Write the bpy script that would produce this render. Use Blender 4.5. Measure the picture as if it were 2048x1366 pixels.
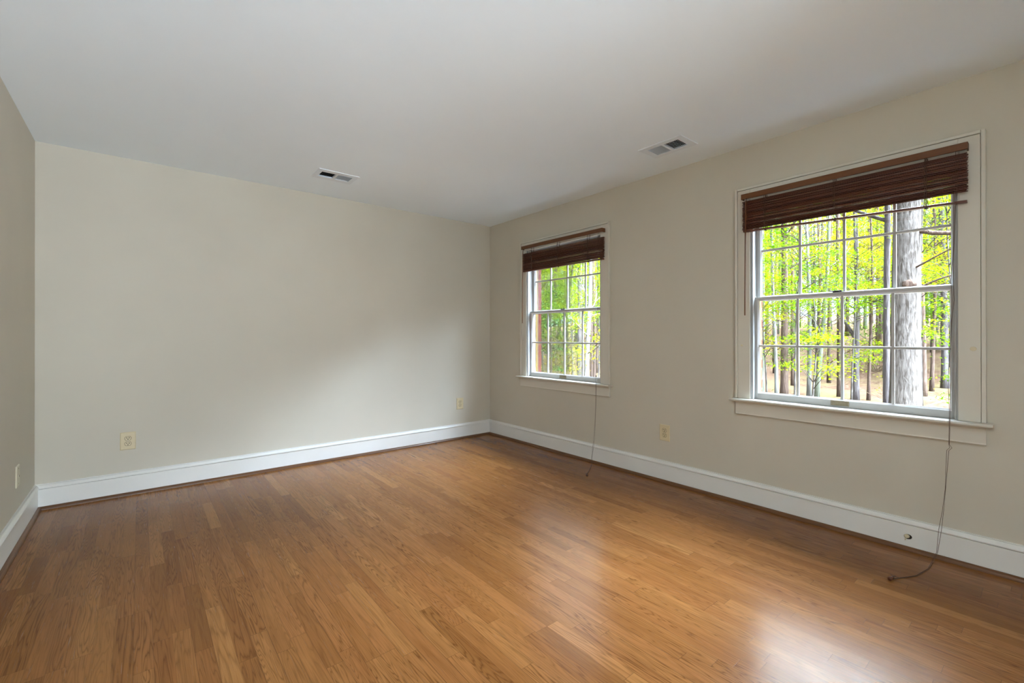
import bpy, bmesh, math, random
from mathutils import Vector, Matrix

sc = bpy.context.scene
col = sc.collection
for o in list(bpy.data.objects):
    bpy.data.objects.remove(o)

# ------------------------------------------------------------------ camera
EYE = Vector((-3.2009, -4.3142, 1.1473))
YAW, PITCH, ROLL, FPX = 0.685431, 0.0017073, -0.0007176, 907.62
cam_d = bpy.data.cameras.new('camera')
cam = bpy.data.objects.new('camera', cam_d)
col.objects.link(cam)
fw = Vector((math.sin(YAW) * math.cos(PITCH), math.cos(YAW) * math.cos(PITCH), math.sin(PITCH)))
rt = Vector((math.cos(YAW), -math.sin(YAW), 0))
up = rt.cross(fw)
r2 = rt * math.cos(ROLL) + up * math.sin(ROLL)
u2 = -rt * math.sin(ROLL) + up * math.cos(ROLL)
cam.matrix_world = Matrix(((r2.x, u2.x, -fw.x, EYE.x), (r2.y, u2.y, -fw.y, EYE.y), (r2.z, u2.z, -fw.z, EYE.z), (0, 0, 0, 1)))
cam_d.sensor_width = 36.0
cam_d.lens = FPX / 2048 * 36.0
cam_d.shift_x = 1.51 / 2048
cam_d.shift_y = -12.24 / 2048
cam_d.clip_start = 0.02
cam_d.clip_end = 400
sc.camera = cam

# ------------------------------------------------------------------ sky, sun, lamps, exposure
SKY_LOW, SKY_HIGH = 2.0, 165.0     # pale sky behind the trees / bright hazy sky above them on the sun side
wd = bpy.data.worlds.new('sky')
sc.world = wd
wd.use_nodes = True
wn = wd.node_tree.nodes
wl = wd.node_tree.links
bg = wn['Background']
def wnode(kind, **kw):
    x = wn.new(kind)
    for k, v in kw.items():
        if k[1:].isdigit():
            x.inputs[int(k[1:])].default_value = v
        else:
            setattr(x, k, v)
    return x
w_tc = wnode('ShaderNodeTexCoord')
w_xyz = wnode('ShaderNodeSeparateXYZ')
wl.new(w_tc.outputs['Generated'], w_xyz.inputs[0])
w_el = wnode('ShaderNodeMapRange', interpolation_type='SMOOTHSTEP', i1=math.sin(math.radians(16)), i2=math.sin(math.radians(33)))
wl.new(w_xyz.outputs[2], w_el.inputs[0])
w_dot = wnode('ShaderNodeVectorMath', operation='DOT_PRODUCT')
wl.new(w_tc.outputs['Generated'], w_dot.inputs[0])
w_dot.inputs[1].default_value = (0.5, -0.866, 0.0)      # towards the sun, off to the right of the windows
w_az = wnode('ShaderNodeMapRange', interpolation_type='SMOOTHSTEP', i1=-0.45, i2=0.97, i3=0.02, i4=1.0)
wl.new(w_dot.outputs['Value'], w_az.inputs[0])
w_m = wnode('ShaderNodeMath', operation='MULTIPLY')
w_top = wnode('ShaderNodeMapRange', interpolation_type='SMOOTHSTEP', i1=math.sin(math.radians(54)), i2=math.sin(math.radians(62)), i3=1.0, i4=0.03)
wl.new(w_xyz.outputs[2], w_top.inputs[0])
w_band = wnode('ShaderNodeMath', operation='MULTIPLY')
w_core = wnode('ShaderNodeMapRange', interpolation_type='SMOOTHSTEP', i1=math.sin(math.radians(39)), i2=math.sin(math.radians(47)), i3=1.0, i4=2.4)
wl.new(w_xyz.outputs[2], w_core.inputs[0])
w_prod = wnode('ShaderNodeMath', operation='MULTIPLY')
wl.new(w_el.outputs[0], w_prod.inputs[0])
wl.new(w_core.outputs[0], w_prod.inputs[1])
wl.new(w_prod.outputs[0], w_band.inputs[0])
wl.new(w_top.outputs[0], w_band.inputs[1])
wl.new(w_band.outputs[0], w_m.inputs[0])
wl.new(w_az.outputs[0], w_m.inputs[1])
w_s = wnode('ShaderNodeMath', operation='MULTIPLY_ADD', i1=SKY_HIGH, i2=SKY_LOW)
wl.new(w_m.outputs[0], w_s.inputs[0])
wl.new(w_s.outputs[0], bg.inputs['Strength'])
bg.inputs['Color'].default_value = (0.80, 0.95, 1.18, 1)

def lamp(name, kind, loc, energy, color, rot=(0, 0, 0), **kw):
    d = bpy.data.lights.new(name, kind)
    d.energy = energy
    d.color = color
    for k, v in kw.items():
        setattr(d, k, v)
    o = bpy.data.objects.new(name, d)
    o.location = loc
    o.rotation_euler = rot
    col.objects.link(o)
    return o

def aim(o, d):
    o.rotation_euler = Vector(d).to_track_quat('-Z', 'Y').to_euler()

sun = lamp('sun', 'SUN', (6, -12, 12), 1.0, (1.0, 0.94, 0.84), angle=math.radians(2.0))
aim(sun, (0.10, 0.80, -0.60))

# unseen fill lamp, added behind the camera to brighten the room, aimed upward
fill_lamp = lamp('unseen_fill_light', 'AREA', (-1.9, -8.2, 0.30), 770.0, (0.83, 0.965, 1.11), shape='RECTANGLE', size=2.6, size_y=1.5)
aim(fill_lamp, (0.0, 0.24, 0.97))

# portals: they only steer the sampling of the sky through the two window openings
for k, yc in enumerate((-1.176, -3.467)):
    p = lamp('window_portal_%d' % (k + 1), 'AREA', (0.30, yc, 1.38), 1.0, (1, 1, 1), shape='RECTANGLE', size=1.06, size_y=1.46)
    p.rotation_euler = (math.radians(90), 0, math.radians(90))
    p.data.cycles.is_portal = True

sc.view_settings.view_transform = 'Standard'
sc.view_settings.look = 'None'
sc.view_settings.exposure = 0.2
sc.view_settings.gamma = 1.0
sc.view_settings.use_curve_mapping = False
cy = sc.cycles
cy.use_denoising = True
cy.max_bounces = 12
cy.diffuse_bounces = 8
cy.transparent_max_bounces = 24
cy.sample_clamp_indirect = 0.0
cy.caustics_reflective = False
cy.caustics_refractive = False

# ------------------------------------------------------------------ materials
class NT:
    def __init__(self, name):
        self.m = bpy.data.materials.new(name)
        self.m.use_nodes = True
        self.t = self.m.node_tree
        self.n = self.t.nodes
        self.b = self.n['Principled BSDF']

    def add(self, kind, **kw):
        x = self.n.new(kind)
        for k, v in kw.items():
            setattr(x, k, v)
        return x

    def put(self, sock, v):
        if isinstance(v, bpy.types.NodeSocket):
            self.t.links.new(v, sock)
        elif isinstance(v, (tuple, list)) and len(v) == 3 and sock.type == 'RGBA':
            sock.default_value = (*v, 1)
        else:
            sock.default_value = v

    def math(self, op, a, b=0.0, c=0.0):
        x = self.add('ShaderNodeMath', operation=op)
        self.put(x.inputs[0], a)
        self.put(x.inputs[1], b)
        self.put(x.inputs[2], c)
        return x.outputs[0]

    def mix(self, f, a, b, blend='MIX'):
        x = self.add('ShaderNodeMix', data_type='RGBA', blend_type=blend)
        self.put(x.inputs[0], f)
        self.put(x.inputs[6], a)
        self.put(x.inputs[7], b)
        return x.outputs[2]

    def noise(self, vec, scale, detail=2.0, rough=0.5, dist=0.0, w=None):
        x = self.add('ShaderNodeTexNoise')
        if w is not None:
            x.noise_dimensions = '4D'
            self.put(x.inputs['W'], w)
        self.put(x.inputs['Vector'], vec)
        self.put(x.inputs['Scale'], scale)
        self.put(x.inputs['Detail'], detail)
        self.put(x.inputs['Roughness'], rough)
        self.put(x.inputs['Distortion'], dist)
        return x.outputs[0]

    def vec(self, x, y, z):
        c = self.add('ShaderNodeCombineXYZ')
        for i, v in enumerate((x, y, z)):
            self.put(c.inputs[i], v)
        return c.outputs[0]

    def ramp(self, f, stops):
        r = self.add('ShaderNodeValToRGB')
        e = r.color_ramp.elements
        while len(e) < len(stops):
            e.new(0.5)
        for q, (p, c) in zip(e, stops):
            q.position = p
            q.color = (*c, 1)
        self.put(r.inputs[0], f)
        return r.outputs[0]

    def rng(self, v, a, b, c, d):
        x = self.add('ShaderNodeMapRange')
        for i, q in enumerate((v, a, b, c, d)):
            self.put(x.inputs[i], q)
        return x.outputs[0]

    def obj(self):
        return self.add('ShaderNodeTexCoord').outputs['Object']

    def geo_pos(self):
        return self.add('ShaderNodeNewGeometry').outputs['Position']

    def bump(self, h, strength=0.3, dist=0.002):
        x = self.add('ShaderNodeBump')
        self.put(x.inputs['Strength'], strength)
        self.put(x.inputs['Distance'], dist)
        self.put(x.inputs['Height'], h)
        self.t.links.new(x.outputs[0], self.b.inputs['Normal'])

    def set(self, **kw):
        for k, v in kw.items():
            self.put(self.b.inputs[k.replace('_', ' ')], v)
        return self.m


def paint(name, c, rough, bump=0.12, scale=260.0, var=0.03, spec=0.4):
    t = NT(name)
    p = t.geo_pos()
    n = t.noise(p, 1.6, 3.0)
    cc = t.mix(t.rng(n, 0.3, 0.7, 0.0, 1.0), tuple(v * (1 - var) for v in c), tuple(min(1, v * (1 + var)) for v in c))
    t.bump(t.noise(p, scale, 2.0), bump, 0.0006)
    t.b.inputs['Specular IOR Level'].default_value = spec
    return t.set(Base_Color=cc, Roughness=rough)

M = {}
M['wall'] = paint('wall_paint', (0.565, 0.532, 0.455), 0.6)
M['ceiling'] = paint('ceiling_paint', (0.84, 0.92, 0.985), 0.9, var=0.01)
M['trim'] = paint('trim_paint', (0.74, 0.74, 0.72), 0.35, bump=0.05, scale=90)
M['casing'] = paint('casing_paint', (0.63, 0.60, 0.53), 0.42, bump=0.06, scale=90)
M['sash'] = paint('sash_vinyl', (0.44, 0.44, 0.43), 0.35, bump=0.02, scale=90, var=0.01)
M['bead'] = paint('glazing_bead_paint', (0.62, 0.62, 0.61), 0.35, bump=0.02, scale=90, var=0.01)
M['jamb'] = paint('jamb_liner', (0.36, 0.36, 0.35), 0.5, bump=0.02, scale=90, var=0.01)
M['vent'] = paint('vent_enamel', (0.76, 0.83, 0.90), 0.4, bump=0.02)
M['ivory'] = paint('ivory_plastic', (0.64, 0.55, 0.36), 0.3, bump=0.02, var=0.01)
M['ivory_dim'] = paint('almond_plastic', (0.62, 0.57, 0.44), 0.35, bump=0.02, var=0.01)
M['cream'] = paint('cream_filler', (0.62, 0.55, 0.38), 0.6)
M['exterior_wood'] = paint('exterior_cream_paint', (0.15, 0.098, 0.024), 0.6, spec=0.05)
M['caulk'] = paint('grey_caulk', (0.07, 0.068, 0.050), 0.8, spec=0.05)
M['black'] = paint('dark_void', (0.012, 0.010, 0.008), 0.7)
M['bronze'] = paint('dark_bronze', (0.02, 0.016, 0.012), 0.35)

t = NT('worn_brass')
t.b.inputs['Metallic'].default_value = 0.8
M['brass'] = t.set(Base_Color=t.mix(t.noise(t.geo_pos(), 60, 3), (0.20, 0.17, 0.11), (0.36, 0.31, 0.22)), Roughness=0.45)

def flooring():
    t = NT('oak_strip_floor')
    p = t.obj()
    s = t.add('ShaderNodeSeparateXYZ')
    t.put(s.inputs[0], p)
    x, y = s.outputs[0], s.outputs[1]
    W = 0.0575
    rx = t.math('DIVIDE', x, W)
    row = t.math('FLOOR', rx)
    fx = t.math('FRACT', rx)
    wn_ = t.add('ShaderNodeTexWhiteNoise', noise_dimensions='1D')
    t.put(wn_.inputs['W'], row)
    rr = wn_.outputs['Value']
    yy = t.math('ADD', t.math('DIVIDE', y, 0.56), t.math('MULTIPLY', row, 37.137))
    vo = t.add('ShaderNodeTexVoronoi', voronoi_dimensions='1D', feature='F1')
    t.put(vo.inputs['W'], yy)
    t.put(vo.inputs['Scale'], 1.0)
    t.put(vo.inputs['Randomness'], 0.85)
    ve = t.add('ShaderNodeTexVoronoi', voronoi_dimensions='1D', feature='DISTANCE_TO_EDGE')
    t.put(ve.inputs['W'], yy)
    t.put(ve.inputs['Scale'], 1.0)
    t.put(ve.inputs['Randomness'], 0.85)
    pid = t.add('ShaderNodeSeparateColor')
    t.put(pid.inputs[0], vo.outputs['Color'])
    a, b, c = pid.outputs[0], pid.outputs[1], pid.outputs[2]
    idw = t.math('MULTIPLY_ADD', a, 91.0, t.math('MULTIPLY', row, 3.7))
    # board tone
    tone = t.ramp(a, [(0.0, (0.265, 0.135, 0.054)), (0.15, (0.325, 0.170, 0.070)), (0.5, (0.360, 0.195, 0.085)), (0.85, (0.390, 0.216, 0.097)), (1.0, (0.455, 0.268, 0.127))])
    tone = t.mix(t.math('MULTIPLY', b, 0.35), tone, (0.34, 0.155, 0.075))
    # cathedral figure: contour lines of a stretched noise, different for every board
    v1 = t.vec(t.math('MULTIPLY', x, 17.0), t.math('MULTIPLY', y, 1.05), 0.0)
    h = t.noise(v1, 1.0, 3.2, 0.42, 0.15, w=idw)
    freq = t.math('MULTIPLY_ADD', c, 30.0, 13.0)
    ring = t.math('FRACT', t.math('MULTIPLY', h, freq))
    line = t.math('POWER', t.math('ABSOLUTE', t.math('MULTIPLY_ADD', ring, 2.0, -1.0)), 3.0)
    # fine straight pores
    v2 = t.vec(t.math('MULTIPLY', x, 330.0), t.math('MULTIPLY', y, 6.0), 0.0)
    pores = t.noise(v2, 1.0, 3.0, 0.6, 0.0, w=idw)
    pore = t.rng(pores, 0.50, 0.72, 0.0, 1.0)
    v3 = t.vec(t.math('MULTIPLY', x, 26.0), t.math('MULTIPLY', y, 2.2), 0.0)
    blot = t.noise(v3, 1.0, 3.0, 0.55, 0.6, w=t.math('ADD', idw, 11.0))
    amt = t.math('MULTIPLY', line, t.rng(t.math('FRACT', t.math('MULTIPLY', b, 7.3)), 0.0, 1.0, 0.28, 0.95))
    cc = t.mix(amt, tone, (0.135, 0.062, 0.022))
    cc = t.mix(t.math('MULTIPLY', pore, 0.55), cc, (0.16, 0.075, 0.028))
    cc = t.mix(t.rng(blot, 0.52, 0.80, 0.0, 0.55), cc, (0.20, 0.088, 0.032))
    cc = t.mix(t.rng(blot, 0.25, 0.45, 0.25, 0.0), cc, (0.47, 0.28, 0.135))
    cc = t.mix(1.0, cc, (0.71, 0.55, 0.345), 'MULTIPLY')
    # joints
    ex = t.math('MULTIPLY', t.math('MINIMUM', fx, t.math('SUBTRACT', 1.0, fx)), W)
    ey = t.math('MULTIPLY', ve.outputs['Distance'], 0.56)
    gx = t.rng(ex, 0.0004, 0.0016, 1.0, 0.0)
    gy = t.rng(ey, 0.0003, 0.0013, 1.0, 0.0)
    g = t.math('MAXIMUM', t.math('MULTIPLY', gx, t.rng(rr, 0.0, 1.0, 0.08, 0.75)), t.math('MULTIPLY', gy, 0.6))
    cc = t.mix(t.math('MULTIPLY', g, 0.9), cc, (0.055, 0.024, 0.009))
    cup = t.math('POWER', t.math('ABSOLUTE', t.math('MULTIPLY_ADD', fx, 2.0, -1.0)), 2.0)
    big = t.noise(t.vec(t.math('MULTIPLY', x, 3.0), t.math('MULTIPLY', y, 1.2), 0.0), 1.0, 1.0)
    tilt = t.math('MULTIPLY', t.math('SUBTRACT', c, 0.5), t.math('MULTIPLY', fx, 0.5))
    hh = t.math('ADD', t.math('MULTIPLY', cup, 0.10), t.math('ADD', t.math('MULTIPLY', big, 0.9), tilt))
    hh = t.math('ADD', hh, t.math('MULTIPLY', pores, 0.05))
    hh = t.math('SUBTRACT', hh, t.math('MULTIPLY', g, 0.15))
    t.bump(hh, 0.5, 0.0016)
    t.b.inputs['Specular IOR Level'].default_value = 0.18
    return t.set(Base_Color=cc, Roughness=t.rng(pores, 0.3, 0.8, 0.20, 0.30))

M['floor'] = flooring()

def wood(name, c0, c1, axis, rough=0.35, fine=300.0):
    t = NT(name)
    s = t.add('ShaderNodeSeparateXYZ')
    t.put(s.inputs[0], t.geo_pos())
    k = [fine, fine, fine]
    k['xyz'.index(axis)] = 6.0
    v = t.vec(*[t.math('MULTIPLY', s.outputs[i], k[i]) for i in range(3)])
    n = t.noise(v, 1.0, 3.0, 0.6, 0.4)
    t.bump(n, 0.15, 0.0005)
    ob = t.add('ShaderNodeObjectInfo').outputs['Random']
    cc = t.mix(t.rng(n, 0.3, 0.7, 0.0, 1.0), c0, c1)
    cc = t.mix(t.math('MULTIPLY', ob, 0.5), cc, tuple(v * 0.55 for v in c0))
    return t.set(Base_Color=cc, Roughness=rough)

M['shoe'] = wood('stained_shoe_oak', (0.10, 0.037, 0.011), (0.20, 0.085, 0.028), 'y', 0.4)
M['valance'] = wood('valance_wood', (0.10, 0.030, 0.006), (0.185, 0.068, 0.014), 'y', 0.42)
M['slat'] = wood('slat_wood', (0.072, 0.017, 0.008), (0.155, 0.046, 0.017), 'y', 0.38, 500.0)
M['cord'] = paint('brown_cord', (0.075, 0.042, 0.028), 0.8)
M['rail_metal'] = paint('headrail_enamel', (0.34, 0.31, 0.28), 0.35)

def glass():
    t = NT('window_glass')
    out = t.n['Material Output']
    tr = t.add('ShaderNodeBsdfTransparent')
    t.put(tr.inputs[0], (0.93, 0.95, 0.94))
    gl = t.add('ShaderNodeBsdfGlossy')
    t.put(gl.inputs['Roughness'], 0.02)
    fr = t.add('ShaderNodeFresnel')
    t.put(fr.inputs['IOR'], 1.45)
    mx = t.add('ShaderNodeMixShader')
    t.put(mx.inputs[0], t.math('MULTIPLY', fr.outputs[0], 0.8))
    t.t.links.new(tr.outputs[0], mx.inputs[1])
    t.t.links.new(gl.outputs[0], mx.inputs[2])
    t.t.links.new(mx.outputs[0], out.inputs[0])
    t.n.remove(t.b)
    return t.m
M['glass'] = glass()

def brick():
    t = NT('red_brick')
    s = t.add('ShaderNodeSeparateXYZ')
    t.put(s.inputs[0], t.geo_pos())
    u = t.math('ADD', s.outputs[0], s.outputs[1])
    b = t.add('ShaderNodeTexBrick')
    t.put(b.inputs['Vector'], t.vec(u, s.outputs[2], 0.0))
    t.put(b.inputs['Color1'], (0.085, 0.016, 0.011))
    t.put(b.inputs['Color2'], (0.062, 0.012, 0.009))
    t.put(b.inputs['Mortar'], (0.14, 0.092, 0.068))
    t.put(b.inputs['Scale'], 1.0)
    t.put(b.inputs['Mortar Size'], 0.0055)
    t.put(b.inputs['Brick Width'], 0.203)
    t.put(b.inputs['Row Height'], 0.0705)
    t.bump(b.outputs['Fac'], 0.5, -0.004)
    t.b.inputs['Specular IOR Level'].default_value = 0.03
    return t.set(Base_Color=t.mix(t.noise(t.geo_pos(), 40, 3), b.outputs['Color'], (0.08, 0.020, 0.014)), Roughness=0.9)
M['brick'] = brick()

def bark(name, c0, c1, zs=5.0, xs=26.0, contrast=(0.35, 0.65)):
    t = NT(name)
    s = t.add('ShaderNodeSeparateXYZ')
    t.put(s.inputs[0], t.obj())
    v = t.vec(t.math('MULTIPLY', s.outputs[0], xs), t.math('MULTIPLY', s.outputs[1], xs), t.math('MULTIPLY', s.outputs[2], zs))
    n = t.noise(v, 1.0, 4.0, 0.65, 0.5)
    t.bump(n, 1.0, 0.03)
    t.b.inputs['Specular IOR Level'].default_value = 0.03
    big = t.noise(t.obj(), 2.2, 2.0)
    cc = t.mix(t.rng(n, *contrast, 0.0, 1.0), c0, c1)
    cc = t.mix(t.rng(big, 0.55, 0.7, 0.0, 0.4), cc, tuple(v * 0.6 for v in c0))
    return t.set(Base_Color=cc, Roughness=0.95)
M['bark_grey'] = bark('pale_grey_bark', (0.024, 0.019, 0.015), (0.092, 0.081, 0.072))
M['bark_blue'] = bark('blue_grey_bark', (0.040, 0.032, 0.031), (0.094, 0.083, 0.081), 3.0, 20.0)
M['bark_brown'] = bark('brown_bark', (0.045, 0.029, 0.022), (0.099, 0.069, 0.054))
M['bark_white'] = bark('whitish_bark', (0.091, 0.087, 0.076), (0.157, 0.154, 0.143), 3.0, 14.0)
M['bark_green'] = bark('mossy_grey_bark', (0.069, 0.075, 0.051), (0.140, 0.144, 0.111), 3.0, 16.0)

def leaves(name, stops, trans=0.45):
    t = NT(name)
    out = t.n['Material Output']
    rnd = t.add('ShaderNodeNewGeometry').outputs['Random Per Island']
    cc = t.ramp(rnd, stops)
    df = t.add('ShaderNodeBsdfDiffuse')
    tl = t.add('ShaderNodeBsdfTranslucent')
    t.put(df.inputs[0], cc)
    t.put(tl.inputs[0], cc)
    mx = t.add('ShaderNodeMixShader')
    t.put(mx.inputs[0], trans)
    t.t.links.new(df.outputs[0], mx.inputs[1])
    t.t.links.new(tl.outputs[0], mx.inputs[2])
    t.t.links.new(mx.outputs[0], out.inputs[0])
    t.n.remove(t.b)
    return t.m
M['leaf_spring'] = leaves('spring_leaves', [(0.0, (0.0682, 0.1286, 0.0016)), (0.4, (0.1023, 0.1561, 0.0021)), (0.75, (0.1322, 0.1653, 0.0024)), (1.0, (0.1620, 0.1653, 0.0049))])
M['leaf_green'] = leaves('fresh_green_leaves', [(0.0, (0.0341, 0.0964, 0.0021)), (0.5, (0.0640, 0.1286, 0.0021)), (1.0, (0.1023, 0.1561, 0.0024))])
M['leaf_dark'] = leaves('evergreen_leaves', [(0.0, (0.0085, 0.0459, 0.0082)), (0.6, (0.0256, 0.0827, 0.0123)), (1.0, (0.0768, 0.1286, 0.0082))], 0.2)
M['leaf_gold'] = leaves('golden_leaves', [(0.0, (0.1151, 0.1286, 0.0024)), (0.5, (0.1535, 0.1469, 0.0033)), (1.0, (0.1535, 0.1010, 0.0082))])

def ground_mat():
    t = NT('leaf_litter')
    p = t.geo_pos()
    a = t.noise(p, 9.0, 6.0, 0.7)
    b = t.noise(p, 0.55, 3.0, 0.6)
    cc = t.ramp(a, [(0.30, (0.016, 0.0075, 0.0045)), (0.48, (0.060, 0.034, 0.022)), (0.62, (0.125, 0.082, 0.056))])
    cc = t.mix(t.rng(b, 0.45, 0.65, 0.0, 0.65), cc, (0.105, 0.084, 0.038))
    t.bump(a, 1.0, 0.05)
    t.b.inputs['Specular IOR Level'].default_value = 0.0
    return t.set(Base_Color=cc, Roughness=0.95)
M['ground'] = ground_mat()
M['siding'] = paint('peach_siding', (0.62, 0.30, 0.14), 0.7)
M['roof'] = paint('pale_roof', (0.62, 0.58, 0.52), 0.8)

# ------------------------------------------------------------------ mesh helpers
def link(name, bm, m, parent=None, smooth=False, loc=None):
    me = bpy.data.meshes.new(name)
    bm.normal_update()
    bm.to_mesh(me)
    bm.free()
    me.materials.append(m)
    if smooth:
        for q in me.polygons:
            q.use_smooth = True
    o = bpy.data.objects.new(name, me)
    col.objects.link(o)
    if parent is not None:
        o.parent = parent
    if loc is not None:
        o.location = loc
    return o

def empty(name, loc=(0, 0, 0)):
    o = bpy.data.objects.new(name, None)
    o.empty_display_size = 0.1
    o.location = loc
    col.objects.link(o)
    return o

def tag(o, label, cat, group=None, kind=None):
    o['label'] = label
    o['category'] = cat
    if group:
        o['group'] = group
    if kind:
        o['kind'] = kind
    return o

def struct(o, label=None, cat=None):
    o['kind'] = 'structure'
    if label:
        o['label'] = label
    if cat:
        o['category'] = cat
    return o

def box(bm, x0, x1, y0, y1, z0, z1, bev=0.0):
    vs = [bm.verts.new((x, y, z)) for x in (x0, x1) for y in (y0, y1) for z in (z0, z1)]
    fs = [(0, 1, 3, 2), (4, 6, 7, 5), (0, 4, 5, 1), (2, 3, 7, 6), (0, 2, 6, 4), (1, 5, 7, 3)]
    faces = [bm.faces.new([vs[i] for i in f]) for f in fs]
    if bev > 0:
        es = list({e for f in faces for e in f.edges})
        bmesh.ops.bevel(bm, geom=es, offset=bev, segments=2, affect='EDGES', profile=0.5)
    return bm

def B(*a):
    return box(bmesh.new(), *a)

def tube(bm, pts, rad, seg=8, cap=True):
    pts = [Vector(p) for p in pts]
    rings = []
    n = len(pts)
    prev = None
    for i, p in enumerate(pts):
        d = (pts[min(i + 1, n - 1)] - pts[max(i - 1, 0)]).normalized()
        if prev is None:
            a = d.cross(Vector((0.3, 0.2, 1)) if abs(d.z) < 0.9 else Vector((1, 0.1, 0))).normalized()
        else:
            a = (prev - d * prev.dot(d)).normalized()
        prev = a
        b = d.cross(a)
        r = rad(i / max(1, n - 1)) if callable(rad) else rad
        rings.append([bm.verts.new(p + (a * math.cos(2 * math.pi * k / seg) + b * math.sin(2 * math.pi * k / seg)) * r) for k in range(seg)])
    for i in range(n - 1):
        for k in range(seg):
            bm.faces.new((rings[i][k], rings[i][(k + 1) % seg], rings[i + 1][(k + 1) % seg], rings[i + 1][k]))
    if cap:
        bm.faces.new(rings[0][::-1])
        bm.faces.new(rings[-1])
    return bm

def disc(bm, c, nrm, r, h, seg=20, sy=1.0, dome=0.0):
    """short cylinder standing on c along nrm"""
    c, nrm = Vector(c), Vector(nrm).normalized()
    a = nrm.cross(Vector((0, 0, 1)) if abs(nrm.z) < 0.9 else Vector((1, 0, 0))).normalized()
    b = nrm.cross(a)
    lo = [bm.verts.new(c + (a * math.cos(2 * math.pi * k / seg) + b * sy * math.sin(2 * math.pi * k / seg)) * r) for k in range(seg)]
    hi = [bm.verts.new(v.co + nrm * h - (v.co - c) * dome) for v in lo]
    for k in range(seg):
        bm.faces.new((lo[k], lo[(k + 1) % seg], hi[(k + 1) % seg], hi[k]))
    bm.faces.new(lo[::-1])
    bm.faces.new(hi)
    return bm

def extrude_profile(bm, prof, p0, p1, out, upv=(0, 0, 1)):
    """closed profile [(out, up)] swept from p0 to p1"""
    p0, p1, out, upv = Vector(p0), Vector(p1), Vector(out), Vector(upv)
    r0 = [bm.verts.new(p0 + out * a + upv * b) for a, b in prof]
    r1 = [bm.verts.new(p1 + out * a + upv * b) for a, b in prof]
    n = len(prof)
    for k in range(n):
        bm.faces.new((r0[k], r0[(k + 1) % n], r1[(k + 1) % n], r1[k]))
    bm.faces.new(r0[::-1])
    bm.faces.new(r1)
    bmesh.ops.recalc_face_normals(bm, faces=bm.faces[:])
    return bm

def slab_with_holes(axis, a0, a1, us, vs, holes):
    """slab between a0..a1 on `axis`, cut on the grid us x vs, open where holes(u, v)"""
    bm = bmesh.new()
    cache = {}
    def P(a, u, v):
        k = (a, u, v)
        if k not in cache:
            co = {'x': (a, u, v), 'y': (u, a, v), 'z': (u, v, a)}[axis]
            cache[k] = bm.verts.new(co)
        return cache[k]
    nu, nv = len(us) - 1, len(vs) - 1
    solid = [[not holes((us[i] + us[i + 1]) / 2, (vs[j] + vs[j + 1]) / 2) for j in range(nv)] for i in range(nu)]
    S = lambda i, j: 0 <= i < nu and 0 <= j < nv and solid[i][j]
    for i in range(nu):
        for j in range(nv):
            if not solid[i][j]:
                continue
            u0, u1, v0, v1 = us[i], us[i + 1], vs[j], vs[j + 1]
            for a in (a0, a1):
                bm.faces.new((P(a, u0, v0), P(a, u1, v0), P(a, u1, v1), P(a, u0, v1)))
            for ok, q in ((S(i - 1, j), ((u0, v0), (u0, v1))), (S(i + 1, j), ((u1, v0), (u1, v1))), (S(i, j - 1), ((u0, v0), (u1, v0))), (S(i, j + 1), ((u0, v1), (u1, v1)))):
                if not ok:
                    bm.faces.new((P(a0, *q[0]), P(a0, *q[1]), P(a1, *q[1]), P(a1, *q[0])))
    bmesh.ops.recalc_face_normals(bm, faces=bm.faces[:])
    return bm

# ------------------------------------------------------------------ room shell
RW, RD, RH = 3.74, 8.5, 2.44
WIN = (-1.176, -3.467)               # window centres on the right-hand wall
HW, Z0, Z1 = 0.515, 0.705, 2.075     # rough opening
VENT_L = (-2.137, -1.825, -0.690, -0.466)
VENT_R = (-0.520, -0.304, -2.752, -2.432)
VL_HOLES = ((-2.100, -1.991, -0.636, -0.522), (-1.973, -1.862, -0.636, -0.522))
VR_HOLES = ((-0.476, -0.346, -2.705, -2.600), (-0.476, -0.346, -2.584, -2.478))

struct(link('floor', B(-RW - 0.2, 0.12, -RD - 0.2, 0.2, -0.2, 0.0), M['floor']))
us = sorted({-RD - 0.2, 0.2, *[c + s * HW for c in WIN for s in (-1, 1)]})
vs = [-0.2, Z0, Z1, RH + 0.12]
inwin = lambda u, v: any(abs(u - c) < HW for c in WIN) and Z0 < v < Z1
struct(link('wall_right', slab_with_holes('x', 0.0, 0.11, us, vs, inwin), M['wall']))
us2 = sorted({-RD - 1.5, 1.2, *[c + s * 0.516 for c in WIN for s in (-1, 1)]})
inbrick = lambda u, v: any(abs(u - c) < 0.516 for c in WIN) and 0.66 < v < 2.10
struct(link('wall_exterior', slab_with_holes('x', 0.156, 0.212, us2, [-0.6, 0.66, 2.10, 3.3], inbrick), M['brick']))
struct(link('wall_far', B(-RW - 0.2, 0.0, 0.0, 0.15, -0.2, RH + 0.12), M['wall']))
struct(link('wall_left', B(-RW - 0.15, -RW, -RD - 0.2, 0.0, -0.2, RH + 0.12), M['wall']))
# back wall (behind the camera)
struct(link('wall_back', B(-RW, 0.0, -RD - 0.15, -RD, -0.2, RH + 0.12), M['wall']))
# unseen wall stub, added to keep the fill light off the near right wall
struct(link('wall_fill_blocker', B(-1.90, 0.0, -5.55, -5.43, 0.0, RH), M['wall']))

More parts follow.
